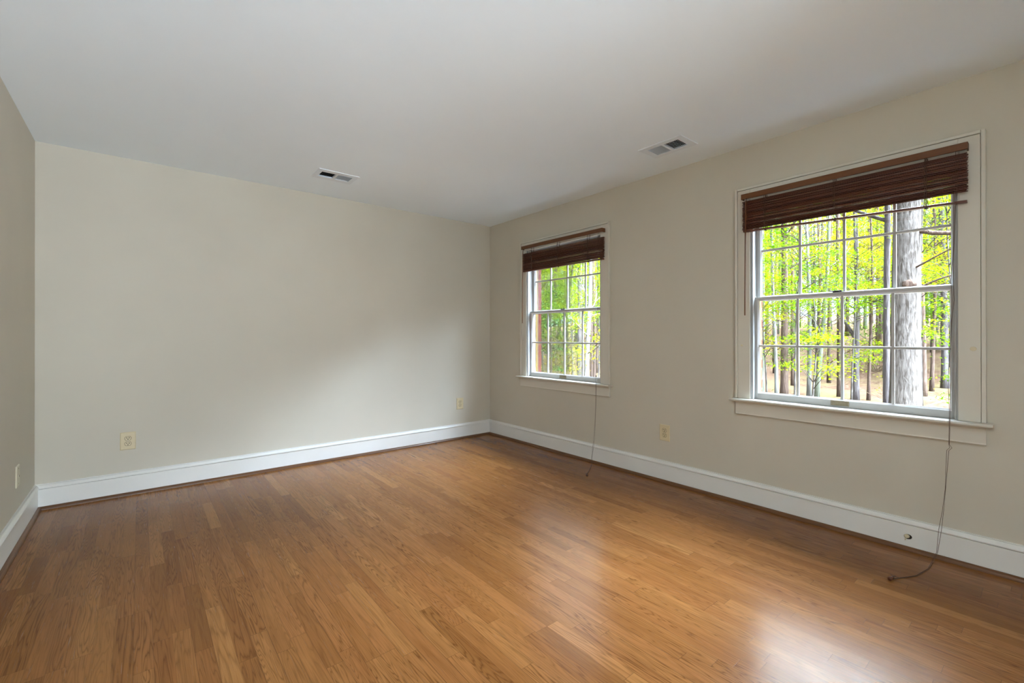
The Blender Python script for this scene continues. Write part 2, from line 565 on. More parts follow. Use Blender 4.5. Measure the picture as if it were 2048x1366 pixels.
cu = sorted({-RW - 0.15, 0.11, *[h[i] for h in VL_HOLES + VR_HOLES for i in (0, 1)]})
cv = sorted({-RD - 0.15, 0.15, *[h[i] for h in VL_HOLES + VR_HOLES for i in (2, 3)]})
invent = lambda u, v: any(h[0] < u < h[1] and h[2] < v < h[3] for h in VL_HOLES + VR_HOLES)
struct(link('ceiling', slab_with_holes('z', RH, RH + 0.006, cu, cv, invent), M['ceiling']))
struct(link('ceiling_deck', B(-RW - 0.15, 0.11, -RD - 0.15, 0.15, RH + 0.13, RH + 0.2), M['ceiling']))

BASE = [(0, 0), (0.018, 0), (0.018, 0.1345), (0.0120, 0.1352), (0.0120, 0.1385), (0.0225, 0.1395), (0.0232, 0.144), (0.0195, 0.152), (0.0125, 0.1605), (0.0095, 0.1618), (0.0030, 0.1620), (0.0030, 0.1645), (0.0060, 0.1647), (0.0060, 0.1665), (0, 0.1668)]
SHOE = [(0.018, 0)] + [(0.018 + 0.019 * math.cos(a * math.pi / 12), 0.021 * math.sin(a * math.pi / 12)) for a in range(0, 7)]
e = 0.0
runs = {
    'far': ((-RW, 0, 0), (0, 0, 0), (0, -1, 0)),
    'right': ((0, 0, 0), (0, -RD, 0), (-1, 0, 0)),
    'left': ((-RW, -RD, 0), (-RW, 0, 0), (1, 0, 0)),
    'back': ((0, -RD, 0), (-RW, -RD, 0), (0, 1, 0)),
}
for i, (k, (p0, p1, out)) in enumerate(runs.items()):
    struct(link('baseboard_' + k, extrude_profile(bmesh.new(), BASE, p0, p1, out), M['trim']))
    struct(link('trim_%d' % (i + 1), extrude_profile(bmesh.new(), SHOE, p0, p1, out), M['shoe']), 'brown stained quarter round along the foot of the %s baseboard' % k)

# ------------------------------------------------------------------ windows
def frame_bm(x0, x1, y0, y1, z0, z1, wl, wr, wb, wt, bev=0.0015):
    """four rails around an opening; y0<y1"""
    bm = bmesh.new()
    box(bm, x0, x1, y0, y0 + wl, z0, z1, bev)
    box(bm, x0, x1, y1 - wr, y1, z0, z1, bev)
    box(bm, x0, x1, y0 + wl, y1 - wr, z0, z0 + wb, bev)
    box(bm, x0, x1, y0 + wl, y1 - wr, z1 - wt, z1, bev)
    return bm

def bead(bm, x0, x1, y0, y1, z0, z1, w):
    """sloped glazing bead inside the opening y0..y1, z0..z1: from x0 (room) to x1 (glass), narrowing by w"""
    a = [bm.verts.new((x0, y, z)) for y, z in ((y0, z0), (y1, z0), (y1, z1), (y0, z1))]
    b = [bm.verts.new((x1, y, z)) for y, z in ((y0 + w, z0 + w), (y1 - w, z0 + w), (y1 - w, z1 - w), (y0 + w, z1 - w))]
    c = [bm.verts.new((x1 + 0.004, v.co.y, v.co.z)) for v in b]
    for k in range(4):
        bm.faces.new((a[k], a[(k + 1) % 4], b[(k + 1) % 4], b[k]))
        bm.faces.new((b[k], b[(k + 1) % 4], c[(k + 1) % 4], c[k]))

MUNT = [(-0.0070, 0.0055), (-0.0055, 0.0068), (0.006, 0.0072), (0.006, -0.0072), (-0.0055, -0.0068), (-0.0070, -0.0055)]

def make_sash(parent, name, c, xg, x0, x1, z0, z1, gz0, gz1, zm, gh=0.4655):
    s = link(name, frame_bm(x0, x1, c - 0.4955, c + 0.4955, z0, z1, 0.4955 - gh - 0.008, 0.4955 - gh - 0.008, gz0 - z0 - 0.008, z1 - gz1 - 0.008), M['sash'], parent)
    bm = bmesh.new()
    bead(bm, x0 + 0.004, xg - 0.003, c - gh - 0.008, c + gh + 0.008, gz0 - 0.008, gz1 + 0.008, 0.008)
    bmesh.ops.recalc_face_normals(bm, faces=bm.faces[:])
    link('glazing_bead', bm, M['bead'], s)
    bm = bmesh.new()
    extrude_profile(bm, MUNT, (xg, c - gh - 0.004, zm), (xg, c + gh + 0.004, zm), (1, 0, 0), (0, 0, 1))
    for k in (-1, 0, 1):
        extrude_profile(bm, [(a * 0.9, b) for a, b in MUNT], (xg, c + k * 0.2365, gz0 - 0.004), (xg, c + k * 0.2365, gz1 + 0.004), (1, 0, 0), (0, 1, 0))
    link('muntins', bm, M['sash'], s)
    link('glass', B(xg - 0.0008, xg + 0.0008, c - gh - 0.004, c + gh + 0.004, gz0 - 0.004, gz1 + 0.004), M['glass'], s)
    return s

def make_window(n, c, label):
    w = struct(empty('window_%d' % n, (0, 0, 0)), label)
    # casing with raised back band
    bm = bmesh.new()
    box(bm, -0.018, 0.0, c - 0.583, c - 0.503, 0.722, 2.138, 0.002)
    box(bm, -0.018, 0.0, c + 0.503, c + 0.583, 0.722, 2.138, 0.002)
    box(bm, -0.018, 0.0, c - 0.503, c + 0.503, 2.058, 2.138, 0.002)
    link('casing', bm, M['casing'], w)
    bm = bmesh.new()
    box(bm, -0.024, 0.0, c - 0.601, c - 0.5845, 0.722, 2.156, 0.003)
    box(bm, -0.024, 0.0, c + 0.5845, c + 0.601, 0.722, 2.156, 0.003)
    box(bm, -0.024, 0.0, c - 0.5845, c + 0.5845, 2.1395, 2.156, 0.003)
    link('back_band', bm, M['casing'], w)
    bm = bmesh.new()   # jamb liner and stops
    for s in (-1, 1):
        y0, y1 = sorted((c + s * 0.515, c + s * 0.497))
        box(bm, -0.012, 0.11, y0, y1, 0.706, 2.074, 0.001)
        y0, y1 = sorted((c + s * 0.497, c + s * 0.489))
        box(bm, -0.006, 0.0275, y0, y1, 0.722, 2.062, 0.002)
        box(bm, 0.066, 0.0705, y0, y1, 0.722, 2.062, 0.001)
    box(bm, -0.012, 0.11, c - 0.497, c + 0.497, 2.062, 2.074, 0.001)
    link('jamb', bm, M['jamb'], w)
    bm = bmesh.new()
    box(bm, -0.056, 0.028, c - 0.497, c + 0.497, 0.7045, 0.7215, 0.0)
    box(bm, -0.056, 0.0, c - 0.626, c - 0.497, 0.7045, 0.7215, 0.0)
    box(bm, -0.056, 0.0, c + 0.497, c + 0.626, 0.7045, 0.7215, 0.0)
    disc_pts = [(-0.056 - 0.008 * math.sin(math.pi * k / 8), 0.713 - 0.0085 * math.cos(math.pi * k / 8)) for k in range(9)]
    extrude_profile(bm, [(a, b) for a, b in disc_pts], (0, c - 0.626, 0), (0, c + 0.626, 0), (1, 0, 0))
    link('stool', bm, M['casing'], w)
    bm = bmesh.new()
    AP = [(0, 0), (0.016, 0), (0.019, 0.004), (0.017, 0.010), (0.016, 0.078), (0.020, 0.086), (0.020, 0.0925), (0, 0.0925)]
    extrude_profile(bm, AP, (0, c - 0.600, 0.612), (0, c + 0.600, 0.612), (-1, 0, 0))
    link('apron', bm, M['casing'], w)
    # exterior sill, brickmould
    bm = bmesh.new()
    box(bm, 0.028, 0.24, c - 0.515, c + 0.515, 0.664, 0.7215)
    link('exterior_sill', bm, M['bead'], w)
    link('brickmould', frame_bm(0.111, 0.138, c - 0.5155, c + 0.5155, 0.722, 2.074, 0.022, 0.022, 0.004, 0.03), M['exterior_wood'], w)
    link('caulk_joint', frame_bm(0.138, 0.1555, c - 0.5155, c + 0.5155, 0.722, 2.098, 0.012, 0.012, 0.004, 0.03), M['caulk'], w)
    make_sash(w, 'upper_sash', c, 0.090, 0.071, 0.105, 1.384, 2.061, 1.419, 2.028, 1.727)
    lo = make_sash(w, 'lower_sash', c, 0.046, 0.030, 0.064, 0.7225, 1.409, 0.770, 1.384, 1.080)
    # sash lock on the meeting rail, with its lever
    bm = bmesh.new()
    disc(bm, (0.052, c + 0.012, 1.409), (0, 0, 1), 0.014, 0.006)
    box(bm, 0.036, 0.062, c - 0.006, c + 0.046, 1.4095, 1.4145, 0.002)
    box(bm, 0.030, 0.040, c + 0.010, c + 0.062, 1.4145, 1.4205, 0.002)
    disc(bm, (0.052, c + 0.012, 1.415), (0, 0, 1), 0.009, 0.007)
    link('sash_lock', bm, M['bronze'], lo)
    # recessed lift on the bottom rail
    y = c + 0.008
    l = link('sash_lift', frame_bm(0.0265, 0.0305, y - 0.046, y + 0.046, 0.730, 0.7615, 0.006, 0.006, 0.006, 0.005, 0.001), M['brass'], lo)
    bm = bmesh.new()
    for k in range(12):
        a0, a1 = math.pi * k / 12, math.pi * (k + 1) / 12
        q = [bm.verts.new((xx, y - 0.040 + 0.08 * kk / 12, zz)) for xx, zz, kk in ((0.0297, 0.758, k), (0.0297, 0.758, k + 1), (0.0275, 0.742 - 0.006 * math.sin(a1), k + 1), (0.0275, 0.742 - 0.006 * math.sin(a0), k))]
        bm.faces.new(q)
    box(bm, 0.0285, 0.0298, y - 0.041, y + 0.041, 0.735, 0.757)
    link('cup', bm, M['brass'], l)
    # patches on the casing where hold-down brackets were
    for s, r in ((-1, 0.0125), (1, 0.0085)):
        p = link('filler_patch', disc(bmesh.new(), (-0.0178, c + s * 0.5565, 1.083), (-1, 0, 0), r, 0.0012, 20, 0.85, 0.1), M['cream' if n == 2 else 'casing'], w)
        p['label'] = 'round cream patch on the casing'
    return w

make_window(1, WIN[0], 'far double hung window nearest the room corner')
make_window(2, WIN[1], 'nearer, larger looking double hung window')

# ------------------------------------------------------------------ wooden blinds
random.seed(11)
def make_blind(label, c, y0, y1, ztop, gap, n, zbot, rail, ladders, wand_y, cord, floor_cord, tassel, bead_z=None):
    """y0 = far end, y1 = near end"""
    t = tag(empty('wooden_blind', (-0.04, c, 2.098)), label, 'blind', 'brown wooden blinds')
    inv = Matrix.Translation(-t.location)
    def part(name, bm, m, parent=t, smooth=False):
        bm.transform(inv)
        return link(name, bm, m, parent, smooth)
    bm = bmesh.new()
    box(bm, -0.0665, -0.0585, y1 - 0.004, y0 + 0.004, 2.064, 2.099, 0.0015)
    part('valance', bm, M['valance'])
    for yy in (y0 + 0.004, y1 + 0.002):
        part('valance_return', B(-0.0585, -0.0242, yy - 0.006, yy, 2.064, 2.099, 0.001), M['valance'])
    bm = bmesh.new()
    box(bm, -0.0555, -0.0245, y1 + 0.006, y0 - 0.006, 2.072, 2.096, 0.001)
    part('headrail', bm, M['rail_metal'])
    if gap > 0:   # first slat hangs right under the headrail, then the dropped stack
        pass
    # slats: one mesh, copied
    L = y0 - y1
    bm = bmesh.new()
    k = 5
    top = [[bm.verts.new((-0.0125 + 0.025 * i / (k - 1), s * L / 2, 0.0013 + 0.0012 * (1 - (2 * i / (k - 1) - 1) ** 2))) for i in range(k)] for s in (-1, 1)]
    bot = [[bm.verts.new((v.co.x, v.co.y, v.co.z - 0.0024)) for v in r] for r in top]
    for i in range(k - 1):
        bm.faces.new((top[0][i], top[0][i + 1], top[1][i + 1], top[1][i]))
        bm.faces.new((bot[0][i], bot[1][i], bot[1][i + 1], bot[0][i + 1]))
    for r in (0, 1):
        for i in range(k - 1):
            bm.faces.new((top[r][i], bot[r][i], bot[r][i + 1], top[r][i + 1]))
    for i in (0, k - 1):
        bm.faces.new((top[0][i], top[1][i], bot[1][i], bot[0][i]))
    bmesh.ops.recalc_face_normals(bm, faces=bm.faces[:])
    proto = None
    ym = (y0 + y1) / 2
    xm = -0.040
    for i in range(n):
        z = ztop - (ztop - zbot) * i / (n - 1)
        if proto is None:
            s = proto = link('slat', bm, M['slat'], t)
        else:
            s = proto.copy()
            col.objects.link(s)
            s.parent = t
        s.location = Vector((xm + random.uniform(-0.0018, 0.0018), ym + random.uniform(-0.0035, 0.0035), z)) - t.location
        s.rotation_euler = (0, math.radians(-16 + random.uniform(-9, 9)), 0)
    # bottom rail
    (ra, za), (rb, zb) = rail
    bm = extrude_profile(bmesh.new(), [(-0.0125, -0.006), (0.0125, -0.006), (0.0125, 0.004), (0.009, 0.006), (-0.009, 0.006), (-0.0125, 0.004)], (xm, ra, za), (xm, rb, zb), (1, 0, 0))
    br = part('bottom_rail', bm, M['slat'])
    for yl in ladders:
        f = (yl - ra) / (rb - ra)
        zl = za + (zb - za) * f - 0.006
        part('cord_plug', disc(bmesh.new(), (xm, yl, zl), (0, 0, -1), 0.008, 0.006, 12, 1.0, 0.2), M['bronze'], br)
    # ladder cords front and back, slack over the raised stack
    for yl in ladders:
        f = (yl - ra) / (rb - ra)
        zl = za + (zb - za) * f
        bm = bmesh.new()
        for dx in (-0.0155, 0.0155):
            for dy in (-0.004, 0.004):
                pts = [(xm + dx + random.uniform(-0.001, 0.001), yl + dy + 0.0018 * math.sin(j * 2.1 + dy * 900), 2.072 + (zl - 2.072) * j / 14) for j in range(15)]
                tube(bm, pts, 0.0015, 5)
        part('ladder_cord', bm, M['cord'])
    # tilt wand
    bm = bmesh.new()
    tube(bm, [(-0.072, wand_y, 2.052), (-0.074, wand_y + 0.002, 1.90), (-0.075, wand_y + 0.006, 1.285)], 0.0042, 6)
    part('tilt_wand', bm, M['valance'])
    bm = bmesh.new()
    tube(bm, [(-0.05, wand_y, 2.070), (-0.066, wand_y, 2.066), (-0.072, wand_y, 2.048)], 0.0022, 6)
    part('wand_hook', bm, M['bronze'])
    # lift cord: two strands that join, running down to the floor
    bm = bmesh.new()
    for s in (-1, 1):
        pts = [(-0.066, cord[0][0] + s * 0.006, 2.066)]
        for j, (yy, zz) in enumerate(cord):
            sp = 0.005 * max(0.15, math.cos(j * 0.9) ** 2) * s
            pts.append((-0.074 - 0.0008 * s, yy + sp, zz))
        for j, (xx, yy) in enumerate(floor_cord):
            pts.append((xx, yy + 0.0025 * s, 0.0025 if j else 0.010))
        tube(bm, pts, 0.0010, 5)
    lc = part('lift_cord', bm, M['cord'])
    if bead_z is not None:
        bm = bmesh.new()
        bmesh.ops.create_uvsphere(bm, u_segments=12, v_segments=8, radius=0.006)
        bm.transform(Matrix.Translation((-0.074, bead_z[0], bead_z[1])))
        part('cord_bead', bm, M['bronze'], lc, True)
    # tassel lying on the floor, with frayed cord ends
    a = Vector((floor_cord[-1][0], floor_cord[-1][1], 0.009))
    d = Vector((tassel[0], tassel[1], 0.0)).normalized()
    bm = bmesh.new()
    prof = [(0.0, 0.004), (0.003, 0.006), (0.012, 0.0065), (0.022, 0.009), (0.028, 0.009), (0.030, 0.007)]
    seg = 12
    sx = d.cross(Vector((0, 0, 1)))
    rings = [[bm.verts.new(a + d * p + (sx * math.cos(2 * math.pi * q / seg) + Vector((0, 0, 1)) * math.sin(2 * math.pi * q / seg)) * r) for q in range(seg)] for p, r in prof]
    for i in range(len(prof) - 1):
        for q in range(seg):
            bm.faces.new((rings[i][q], rings[i][(q + 1) % seg], rings[i + 1][(q + 1) % seg], rings[i + 1][q]))
    bm.faces.new(rings[0][::-1])
    bm.faces.new(rings[-1])
    part('tassel', bm, M['slat'], lc, True)
    bm = bmesh.new()
    for q in range(4):
        an = -0.9 + 0.6 * q
        e1 = a - d * 0.012 + sx * math.sin(an) * 0.02 + Vector((0, 0, 0.004 + 0.004 * (q % 2)))
        tube(bm, [a, (a + e1) / 2 + Vector((0, 0, 0.004)), e1], 0.0009, 5)
    part('cord_end', bm, M['cord'], lc)
    return t

W2_CORD = [(-3.974, 2.036), (-3.966, 1.771), (-3.961, 1.573), (-3.955, 1.425), (-3.958, 1.325), (-3.953, 1.226), (-3.948, 1.077), (-3.945, 0.927), (-3.946, 0.778), (-3.943, 0.605), (-3.949, 0.589), (-3.938, 0.574), (-3.929, 0.379), (-3.920, 0.266), (-3.909, 0.167), (-3.898, 0.05)]
W1_CORD = [(-1.704, 2.039), (-1.701, 1.642), (-1.695, 1.245), (-1.682, 0.936), (-1.678, 0.793), (-1.673, 0.537), (-1.664, 0.358), (-1.652, 0.221), (-1.626, 0.055)]
make_blind('brown wooden blind raised on the window nearest the room corner, white gap under its valance', WIN[0],
           -0.652, -1.735, 2.020, 0.03, 44, 1.842, ((-0.656, 1.833), (-1.732, 1.829)), (-0.80, -1.179, -1.562), -0.684, W1_CORD,
           [(-0.085, -1.640), (-0.20, -1.715), (-0.355, -1.811)], (-0.4, -0.5), (-1.678, 0.793))
make_blind('brown wooden blind with tilted, sagging bottom rail on the near window, cord trailing on floor', WIN[1],
           -2.931, -4.007, 2.052, 0.0, 48, 1.862, ((-2.935, 1.853), (-4.006, 1.811)), (-3.072, -3.454, -3.854), -2.962, W2_CORD,
           [(-0.10, -3.886), (-0.204, -3.884), (-0.331, -3.860), (-0.40, -3.825), (-0.455, -3.795)], (-1.0, 0.25))

# ------------------------------------------------------------------ outlets
def plate_bm(w, h, d, bev):
    bm = bmesh.new()
    a = [bm.verts.new((x, 0, z)) for x, z in ((-w, -h), (w, -h), (w, h), (-w, h))]
    b = [bm.verts.new((x, d * 0.45, z)) for x, z in ((-w, -h), (w, -h), (w, h), (-w, h))]
    c = [bm.verts.new((x, d, z)) for x, z in ((-w + bev, -h + bev), (w - bev, -h + bev), (w - bev, h - bev), (-w + bev, h - bev))]
    for lo, hi in ((a, b), (b, c)):
        for k in range(4):
            bm.faces.new((lo[k], lo[(k + 1) % 4], hi[(k + 1) % 4], hi[k]))
    bm.faces.new(c)
    bm.faces.new(a[::-1])
    bmesh.ops.recalc_face_normals(bm, faces=bm.faces[:])
    return bm

def receptacle_bm():
    bm = bmesh.new()
    pts = []
    for k in range(28):
        a = 2 * math.pi * k / 28
        x, z = 0.0175 * math.cos(a), 0.0175 * math.sin(a)
        pts.append((x, max(-0.0138, min(0.0138, z))))
    lo = [bm.verts.new((x, 0.0, z)) for x, z in pts]
    hi = [bm.verts.new((x * 0.96, 0.0022, z * 0.96)) for x, z in pts]
    n = len(pts)
    for k in range(n):
        bm.faces.new((lo[k], lo[(k + 1) % n], hi[(k + 1) % n], hi[k]))
    bm.faces.new(hi)
    bmesh.ops.recalc_face_normals(bm, faces=bm.faces[:])
    return bm

def outline_bm():
    bm = bmesh.new()
    pts = [(0.0192 * math.cos(2 * math.pi * k / 28), max(-0.0154, min(0.0154, 0.0192 * math.sin(2 * math.pi * k / 28)))) for k in range(28)]
    f = [bm.verts.new((x, 0.0004, z)) for x, z in pts]
    bm.faces.new(f)
    bmesh.ops.recalc_face_normals(bm, faces=bm.faces[:])
    return bm

def slots_bm():
    bm = bmesh.new()
    box(bm, -0.0083, -0.0050, 0.0, 0.0026, -0.0015, 0.0090)
    box(bm, 0.0050, 0.0083, 0.0, 0.0026, 0.0, 0.0090)
    disc(bm, (0, 0, -0.0068), (0, 1, 0), 0.0031, 0.0026, 12)
    return bm

def make_outlet(label, loc, rz):
    t = tag(empty('wall_outlet', loc), label, 'outlet', 'ivory wall outlets')
    t.rotation_euler = (0, 0, rz)
    link('cover_plate', plate_bm(0.044, 0.0635, 0.0065, 0.005), M['ivory'], t)
    for s in (-1, 1):
        r = link('receptacle', receptacle_bm(), M['ivory'], t, loc=(0, 0.0066, s * 0.0195))
        link('gap', outline_bm(), M['caulk'], r, loc=(0, 0.0, 0))
        link('slots', slots_bm(), M['black'], r)
    link('screw', disc(bmesh.new(), (0, 0.0064, 0), (0, 1, 0), 0.003, 0.001, 12), M['ivory_dim'], t)
    return t

# outlet faces along local +y: far wall faces -y (rz = pi), right wall faces -x (rz = pi/2)
make_outlet('ivory duplex outlet low on the far wall, near its left end', (-3.269, 0.0, 0.389), math.pi)
make_outlet('ivory duplex outlet low on the far wall, close to the corner by the windows', (-0.420, 0.0, 0.391), math.pi)
make_outlet('ivory duplex outlet on the window wall, between the two windows', (0.0, -2.3105, 0.386), math.pi / 2)
t = tag(empty('phone_jack', (-RW, -0.553, 0.357)), 'almond jack plate low on the left wall near the corner', 'wall plate')
t.rotation_euler = (0, 0, -math.pi / 2)
link('cover_plate', plate_bm(0.042, 0.060, 0.006, 0.005), M['ivory_dim'], t)
bm = bmesh.new()
box(bm, -0.007, 0.007, 0.006, 0.0085, -0.008, 0.008, 0.001)
j = link('jack', bm, M['ivory_dim'], t)
link('socket', B(-0.0045, 0.0045, 0.008, 0.0089, -0.005, 0.004), M['black'], j)
for z in (-0.042, 0.042):
    link('screw', disc(bmesh.new(), (0, 0.006, z), (0, 1, 0), 0.003, 0.001, 12), M['brass'], t)

# ------------------------------------------------------------------ ceiling vents
def make_vent(label, plate, holes, axis, dark_first):
    """louvres run along `axis`; two banks tilted opposite ways"""
    x0, x1, y0, y1 = plate
    cx, cy_ = (x0 + x1) / 2, (y0 + y1) / 2
    t = tag(empty('ceiling_vent', (cx, cy_, RH)), label, 'vent', 'white ceiling air registers')
    inv = Matrix.Translation(-t.location)
    us = sorted({x0, x1, *[h[i] for h in holes for i in (0, 1)]})
    vs = sorted({y0, y1, *[h[i] for h in holes for i in (2, 3)]})
    inn = lambda u, v: any(h[0] < u < h[1] and h[2] < v < h[3] for h in holes)
    bm = slab_with_holes('z', RH - 0.0055, RH - 0.0003, us, vs, inn)
    bm.transform(inv)
    link('face_plate', bm, M['vent'], t)
    for i, h in enumerate(holes):
        bm = bmesh.new()
        dark = (i == 0) == dark_first
        n = 9
        lo, hi = (h[0], h[1]) if axis == 'y' else (h[2], h[3])
        pitch = (hi - lo) / n
        sgn = 1 if axis == 'y' else 1
        for k in range(n):
            q = lo + pitch * (k + 0.5)
            s = 1 if dark else -1
            dq = 0.0052
            for (qa, za, qb, zb) in ((q - s * dq, RH - 0.004, q + s * dq, RH + 0.0075),):
                th = 0.0006
                if axis == 'y':
                    v = [bm.verts.new(p) for p in ((qa, h[2], za), (qa, h[3], za), (qb, h[3], zb), (qb, h[2], zb))]
                else:
                    v = [bm.verts.new(p) for p in ((h[0], qa, za), (h[1], qa, za), (h[1], qb, zb), (h[0], qb, zb))]
                bm.faces.new(v)
        bmesh.ops.solidify(bm, geom=bm.faces[:], thickness=0.0009)
        bm.transform(inv)
        link('louvre_bank', bm, M['vent'], t)
    bm = bmesh.new()   # duct boot above
    X0, X1 = min(h[0] for h in holes) - 0.002, max(h[1] for h in holes) + 0.002
    Y0, Y1 = min(h[2] for h in holes) - 0.002, max(h[3] for h in holes) + 0.002
    v = [bm.verts.new(p) for p in ((X0, Y0, RH + 0.0062), (X1, Y0, RH + 0.0062), (X1, Y1, RH + 0.0062), (X0, Y1, RH + 0.0062), (X0, Y0, RH + 0.11), (X1, Y0, RH + 0.11), (X1, Y1, RH + 0.11), (X0, Y1, RH + 0.11))]
    for f in ((0, 1, 5, 4), (1, 2, 6, 5), (2, 3, 7, 6), (3, 0, 4, 7), (4, 5, 6, 7)):
        bm.faces.new([v[i] for i in f])
    bm.transform(inv)
    link('duct_boot', bm, M['black'], t)
    ends = [(xx, cy_) for xx in (x0 + 0.012, x1 - 0.012)] if axis == 'y' else [(cx, yy) for yy in (y0 + 0.012, y1 - 0.012)]
    for xx, yy in ends:
        bm = disc(bmesh.new(), (xx, yy, RH - 0.0055), (0, 0, -1), 0.004, 0.001, 12)
        bm.transform(inv)
        link('screw', bm, M['vent'], t)

make_vent('white two way air register in the ceiling above the far wall', VENT_L, VL_HOLES, 'y', True)
make_vent('white two way air register in the ceiling along the window wall', VENT_R, VR_HOLES, 'x', True)

# ------------------------------------------------------------------ old cable hole in the right baseboard
t = tag(empty('cable_plug', (-0.018, -3.776, 0.073)), 'loose cream plug in a dark hole low on the baseboard below the near window', 'plug')
bm = disc(bmesh.new(), (-0.0002, 0, 0), (-1, 0, 0), 0.0165, 0.0006, 24, 0.8)
link('hole', bm, M['black'], t)
bm = disc(bmesh.new(), (-0.0006, 0.0035, 0.002), (-1, 0.15, 0.2), 0.0115, 0.008, 20, 0.9, 0.15)
tube(bm, [(-0.006, 0.006, -0.006), (-0.008, 0.009, -0.013), (-0.006, 0.011, -0.020)], 0.0022, 6)
link('plug', bm, M['cream'], t)

# ------------------------------------------------------------------ outdoors
GZ = -0.62
def ground_z(x, y):
    return GZ + 0.10 * math.sin(x * 0.31 + y * 0.17) * min(1, max(0, (x - 2) / 6)) + max(0.0, x - 20) * 0.085
bm = bmesh.new()
nx, ny = 46, 60
gv = [[None] * (ny + 1) for _ in range(nx + 1)]
for i in range(nx + 1):
    for j in range(ny + 1):
        x = 0.212 + 75.0 * (i / nx) ** 1.4
        y = -45 + 110.0 * j / ny
        gv[i][j] = bm.verts.new((x, y, ground_z(x, y) if i else GZ))
for i in range(nx):
    for j in range(ny):
        bm.faces.new((gv[i][j], gv[i + 1][j], gv[i + 1][j + 1], gv[i][j + 1]))
struct(link('ground', bm, M['ground'], smooth=True), 'leaf covered woodland ground outside the windows')

def trunk_bm(rng, h, r0, r1, lean=(0, 0), wob=0.06, n=12, seg=10, fork=None, limbs=0, lim_z=(0.4, 0.95), limb_len=1.2, flare=0.35):
    """root at the origin"""
    bm = bmesh.new()
    ph = rng.uniform(0, 6)
    def at(f):
        return Vector((lean[0] * f + wob * math.sin(f * 5 + ph) * f, lean[1] * f + wob * math.cos(f * 4 + ph) * f - wob * math.cos(ph) * f, -0.15 + (h + 0.15) * f))
    rad = lambda f: (r0 + (r1 - r0) * f) * (1 + flare * math.exp(-f * h / 0.35))
    tube(bm, [at(i / n) for i in range(n + 1)], rad, seg)
    tips = []
    def limb(p, d, L, r, depth):
        d = Vector(d).normalized()
        pts = [p]
        q = p.copy()
        dd = d.copy()
        m = 5
        for i in range(m):
            dd = (dd + Vector((rng.uniform(-.25, .25), rng.uniform(-.25, .25), rng.uniform(-.12, .22)))).normalized()
            q = q + dd * (L / m)
            pts.append(q.copy())
        tube(bm, pts, lambda f: r * (1 - 0.75 * f), 6)
        tips.append((pts[-1], r))
        tips.append((pts[3], r))
        if depth:
            for i in (2, 3, 4):
                sd = (dd + Vector((rng.uniform(-1, 1), rng.uniform(-1, 1), rng.uniform(-.1, .5)))).normalized()
                limb(pts[i], sd, L * rng.uniform(0.35, 0.6), r * 0.5, depth - 1)
    if fork:
        f, d, L, r = fork
        limb(at(f), d, L, r, 1)
    for i in range(limbs):
        f = rng.uniform(*lim_z)
        a = rng.uniform(0, 2 * math.pi)
        limb(at(f), (math.cos(a), math.sin(a), rng.uniform(0.05, 0.7)), limb_len * rng.uniform(0.6, 1.3), max(0.008, rad(f) * 0.32), 1)
    return bm, tips, at

def add_leaf(bm, rng, p, size, flat=0.5):
    """one folded pointed leaf, two quads sharing a rib"""
    d = Vector((rng.gauss(0, 1), rng.gauss(0, 1), rng.gauss(-0.2, flat * 0.7))).normalized()
    n = Vector((rng.gauss(0, flat), rng.gauss(0, flat), 1)).normalized()
    s = d.cross(n).normalized() * size * 0.34
    d = d * size
    a = bm.verts.new(p)
    b = bm.verts.new(p + d * 0.45 + s)
    c = bm.verts.new(p + d)
    e = bm.verts.new(p + d * 0.45 - s)
    bm.faces.new((a, b, c))
    bm.faces.new((a, c, e))

def spray_bm(rng, centres, per, spread, size, flat=0.5, thick=0.10):
    """leaves gathered in flat layered sprays around each centre"""
    bm = bmesh.new()
    for c in centres:
        c = Vector(c)
        ax = rng.uniform(0, math.pi)
        el = rng.uniform(0.55, 1.0)
        for _ in range(per):
            u, v = rng.gauss(0, 0.5) * spread, rng.gauss(0, 0.5) * spread * el
            p = c + Vector((u * math.cos(ax) - v * math.sin(ax), u * math.sin(ax) + v * math.cos(ax), rng.gauss(0, thick) - 0.12 * (u * u + v * v) / spread))
            add_leaf(bm, rng, p, size * rng.uniform(0.6, 1.3), flat)
    return bm

def plant_tree(name, label, cat, x, y, bark_key, leaf_key, seed, h, r0, r1, group=None, centres=None, per=90, spread=0.5, size=0.06, thick=0.10, **kw):
    rng = random.Random(seed)
    t = tag(empty(name, (x, y, ground_z(x, y))), label, cat, group)
    bm, tips, at = trunk_bm(rng, h, r0, r1, **kw)
    link('trunk', bm, M[bark_key], t, True)
    if leaf_key:
        cs = [p for p, r in tips[::2]] if centres is None else centres
        link('foliage', spray_bm(rng, cs, per, spread, size, thick=thick), M[leaf_key], t)
    return t

def copy_tree(src, x, y, rz, s, label=None, group=None):
    c = src.copy()
    col.objects.link(c)
    c.location = (x, y, ground_z(x, y))
    c.rotation_euler = (0, 0, rz)
    c.scale = (s, s, s)
    if label:
        c['label'] = label
    if group:
        c['group'] = group
    for ch in src.children:
        d = ch.copy()
        col.objects.link(d)
        d.parent = c
    return c

